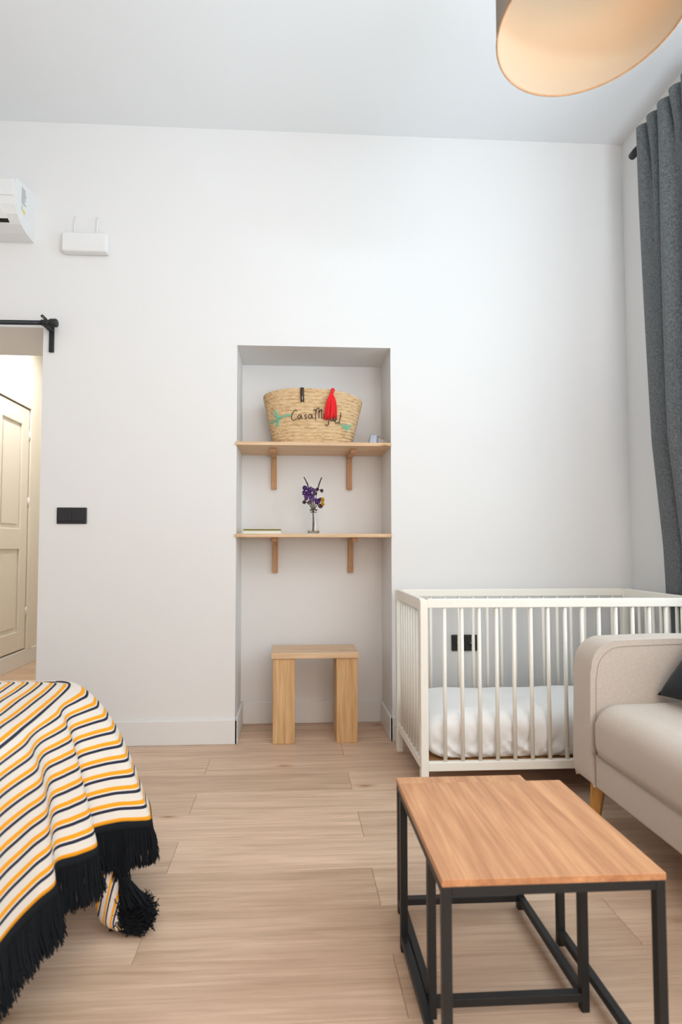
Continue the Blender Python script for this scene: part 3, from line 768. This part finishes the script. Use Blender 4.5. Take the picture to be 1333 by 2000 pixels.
# ------------------------------------------------------------------ bed and striped blanket
bd = thing('bed', 'bed at the left edge of the photo under the striped blanket', 'bed', (-1.5, .8, 0))
rbox('mattress', -2.35, -.70, -.35, 1.72, .32, .555, .05, 'matt', bd)
box('bed_base', -2.34, -.72, -.33, 1.70, .14, .318, 'matt', bd, .01)
for x in (-2.28, -.86):
    for y in (-.25, 1.58): mk('leg', MB().tube([(x, y, 0), (x, y, .141)], [.022, .03], 12), 'pineV', bd)

ZT = .590
ST = [ # edge point (x,y), hem point (x,y,z)
 ((-.585, .42), (-.560, .40, .272)), ((-.590, .75), (-.548, .72, .272)), ((-.598, 1.02), (-.538, 1.00, .272)), ((-.602, 1.11), (-.534, 1.10, .272)), ((-.607, 1.19), (-.524, 1.17, .270)),
 ((-.612, 1.25), (-.512, 1.222, .268)), ((-.618, 1.30), (-.532, 1.262, .276)), ((-.622, 1.35), (-.535, 1.292, .280)), ((-.628, 1.41), (-.502, 1.335, .270)), ((-.634, 1.46), (-.480, 1.385, .262)), ((-.640, 1.505), (-.512, 1.425, .275)),
 ((-.645, 1.545), (-.508, 1.455, .272)), ((-.650, 1.585), (-.462, 1.500, .262)), ((-.655, 1.62), (-.428, 1.535, .246)), ((-.660, 1.65), (-.398, 1.560, .236)), ((-.668, 1.68), (-.402, 1.590, .236)), ((-.68, 1.71), (-.44, 1.68, .245)),
 ((-.70, 1.735), (-.55, 1.80, .26)), ((-.74, 1.75), (-.68, 1.88, .27)), ((-.90, 1.755), (-.88, 1.86, .27)), ((-1.2, 1.755), (-1.2, 1.87, .27)), ((-1.7, 1.755), (-1.7, 1.86, .27))]
SUBD = 8
E_ = smooth([(a[0], a[1], 0) for a, b in ST], SUBD); H_ = smooth([b for a, b in ST], SUBD)
NS = len(E_); iC = 18*SUBD          # stations up to the corner carry the top sheet
PER = .0415; AH = 9.70*PER
NTOP = 26; NDR = 44
def blanket(i, j):
    e, h = E_[i], H_[i]
    if j < NTOP:                                    # top of the bed
        d = 1.15*((NTOP-j)/NTOP)**1.35
        z = ZT-.012*math.exp(-d/.035) + .005*noise.noise(Vector((e.x*4-d*7, e.y*6, 1)))
        far = max(0, (e.y-1.62)/.12); z -= .012*min(1, far)**2
        return (e.x-d, e.y+.07*max(0, min(1, (i/SUBD-13)/3))*0, z)
    v = (j-NTOP)/(NDR)
    g = v**.66; hz = v**1.22
    x = e.x+(h.x-e.x)*g; y = e.y+(h.y-e.y)*g
    z = (ZT-.012)-((ZT-.012)-h.z)*hz
    f = .010*math.sin(v*PI)*noise.noise(Vector((y*9, v*1.5, 3)))
    return (x+f, y, z)
def buv(i, j):
    if j < NTOP: return ((-1.15*((NTOP-j)/NTOP)**1.35)/PER, i*.01)
    return ((j-NTOP)/NDR*AH/PER, i*.01)
mb = MB(); mb.grid(blanket, iC+1, NTOP+NDR+1, buv)
mb.grid(lambda i, j: blanket(iC+i, j+NTOP), NS-iC, NDR+1, lambda i, j: buv(iC+i, j+NTOP))
bl = thing('striped_blanket', 'cream blanket with orange and navy stripes and black fringe draped over the bed', 'blanket', (-.7, 1.2, .1))
mk('cloth', mb, 'stripe', bl, solid=.003)
# fringe: knotted band and hanging yarn
def hem(s):
    s = max(0, min(NS-1.001, s)); i = int(s); return H_[i].lerp(H_[i+1], s-i)
def outw(s):
    a, b = hem(s-1), hem(s+1); d = (b-a); d.z = 0
    if d.length < 1e-6: return Vector((1, 0, 0))
    d.normalize(); return Vector((d.y, -d.x, 0))
cum = [0]
for i in range(NS-1): cum.append(cum[-1]+(H_[i+1]-H_[i]).length)
def s_at(L_):
    for i in range(NS-1):
        if cum[i+1] >= L_: return i+(L_-cum[i])/max(1e-9, cum[i+1]-cum[i])
    return NS-1
TOT = cum[-1]*.78
mb = MB()
def dpt(s, d, o=0): 
    p = hem(s); return Vector((p.x, p.y, p.z-d)) + outw(s)*(d*.10+o)
n = int(TOT/.004); hs = [s_at(i*TOT/n) for i in range(n+1)]
mb.grid(lambda i, j: dpt(hs[i], -.001+.021*j/2), n+1, 3)
hb = mk('fringe_band', mb, 'fringe', bl, solid=.006)
mb = MB(); st_ = .0038; k = int(TOT/st_)
for layer in range(5):
    for i in range(k):
        s0, s1 = s_at(i*st_), s_at((i+1)*st_)
        if layer % 2: s0, s1 = s1, s0
        d0 = .004+.007*layer
        mb.tube([dpt(s0, d0), dpt(s_at((i+.5)*st_), d0+.005), dpt(s1, d0+.010)], .0012, 4, False)
mk('knotted_mesh', mb, 'fringe', bl, kind='stuff')
mb = MB(); k = int(TOT/.0005)
for i in range(k):
    s = s_at(i*.0005+random.uniform(-.0004, .0004)); o = random.uniform(-.005, .005)
    ln = .114+random.uniform(-.006, .006) + .006*noise.noise(Vector((i*.02, 0, 0)))
    sw = random.uniform(-.006, .006); out_ = random.uniform(-.004, .012)
    a = dpt(s, .017, o*.4); b = dpt(s, .07, o); c_ = dpt(s, ln, o+out_)
    tg = outw(s); tg = Vector((-tg.y, tg.x, 0))
    c_ += tg*sw; c_.z = max(c_.z, .006); b += tg*sw*.3
    mb.tube([a, b, b.lerp(c_, .55)+tg*random.uniform(-.002, .002), c_], [.0011, .0013, .0013, .0011], 3, False)
mk('fringe', mb, 'fringe', bl, kind='stuff', label='black yarn fringe along the hem')
# the twisted corner of the blanket that reaches the floor
tp = smooth([(-.512, 1.520, .215), (-.500, 1.505, .150), (-.482, 1.480, .085), (-.462, 1.462, .040), (-.435, 1.452, .022)], 8)
tr_ = [.036, .034, .032, .030, .022]
nT = len(tp)
def tail(i, j):
    f_ = i/(nT-1)*4; q = int(min(3, f_)); r_ = tr_[q]+(tr_[q+1]-tr_[q])*(f_-q)
    a = 2*PI*j/24; p = tp[i]
    return (p.x+r_*math.cos(a)*(1+.1*math.sin(3*a+i*.2)), p.y+r_*.6*math.sin(a), max(.003, p.z+r_*.25*math.cos(a)))
mk('blanket_corner', MB().grid(tail, nT, 25, lambda i, j: ((i/(nT-1)*.19+ .055*math.cos(2*PI*j/24))/PER*1.05, 0)), 'stripe', bl)
mb = MB()
c0 = Vector((-.398, 1.468, .035))
for i in range(1500):
    f_ = random.random(); b0 = Vector((-.470+.035*random.random(), 1.50-.05*f_, .105*(1-f_)+.012))
    if f_ < .25: b0 = Vector((-.455, 1.495, .15-.02*random.random()))
    a = random.random()*2*PI; r_ = .048*math.sqrt(random.random())
    e = c0+Vector((r_*math.cos(a)*.9, random.uniform(-.03, .03), .9*r_*math.sin(a)+.006)); e.z = max(.004, e.z)
    if random.random() < .5: b0 = c0+Vector((-.045+random.uniform(-.02, .02), random.uniform(-.02, .02), random.uniform(-.025, .02))); b0.z = max(.006, b0.z)
    mid = b0.lerp(e, .5)+Vector((random.uniform(-.008, .008), -.012, random.uniform(-.006, .012))); mid.z = max(.006, mid.z)
    mb.tube([b0, mid, e, e+Vector((random.uniform(-.008, .010), random.uniform(-.01, .01), random.uniform(-.010, .008)))] if e.z > .02 else [b0, mid, e], .0014, 3, False)
for i in range(260):
    x = -.455+random.uniform(-.012, .018); y = 1.50+random.uniform(-.015, .015)
    z1 = .10+random.random()*.05; mb.tube([(x, y, .20), (x+random.uniform(-.004, .006), y-.003, .16), (x+random.uniform(-.012, .014), y-.01, z1)], .0012, 3, False)
mb.ball(c0+Vector((-.012, .004, -.002)), .036, 12, 8, (1.05, .75, .85)); mb.ball(c0+Vector((-.045, .006, -.008)), .028, 12, 8, (1.1, .7, .8))
mk('corner_fringe', mb, 'fringe', bl, kind='stuff', label='bunched black yarn fringe resting on the floor')
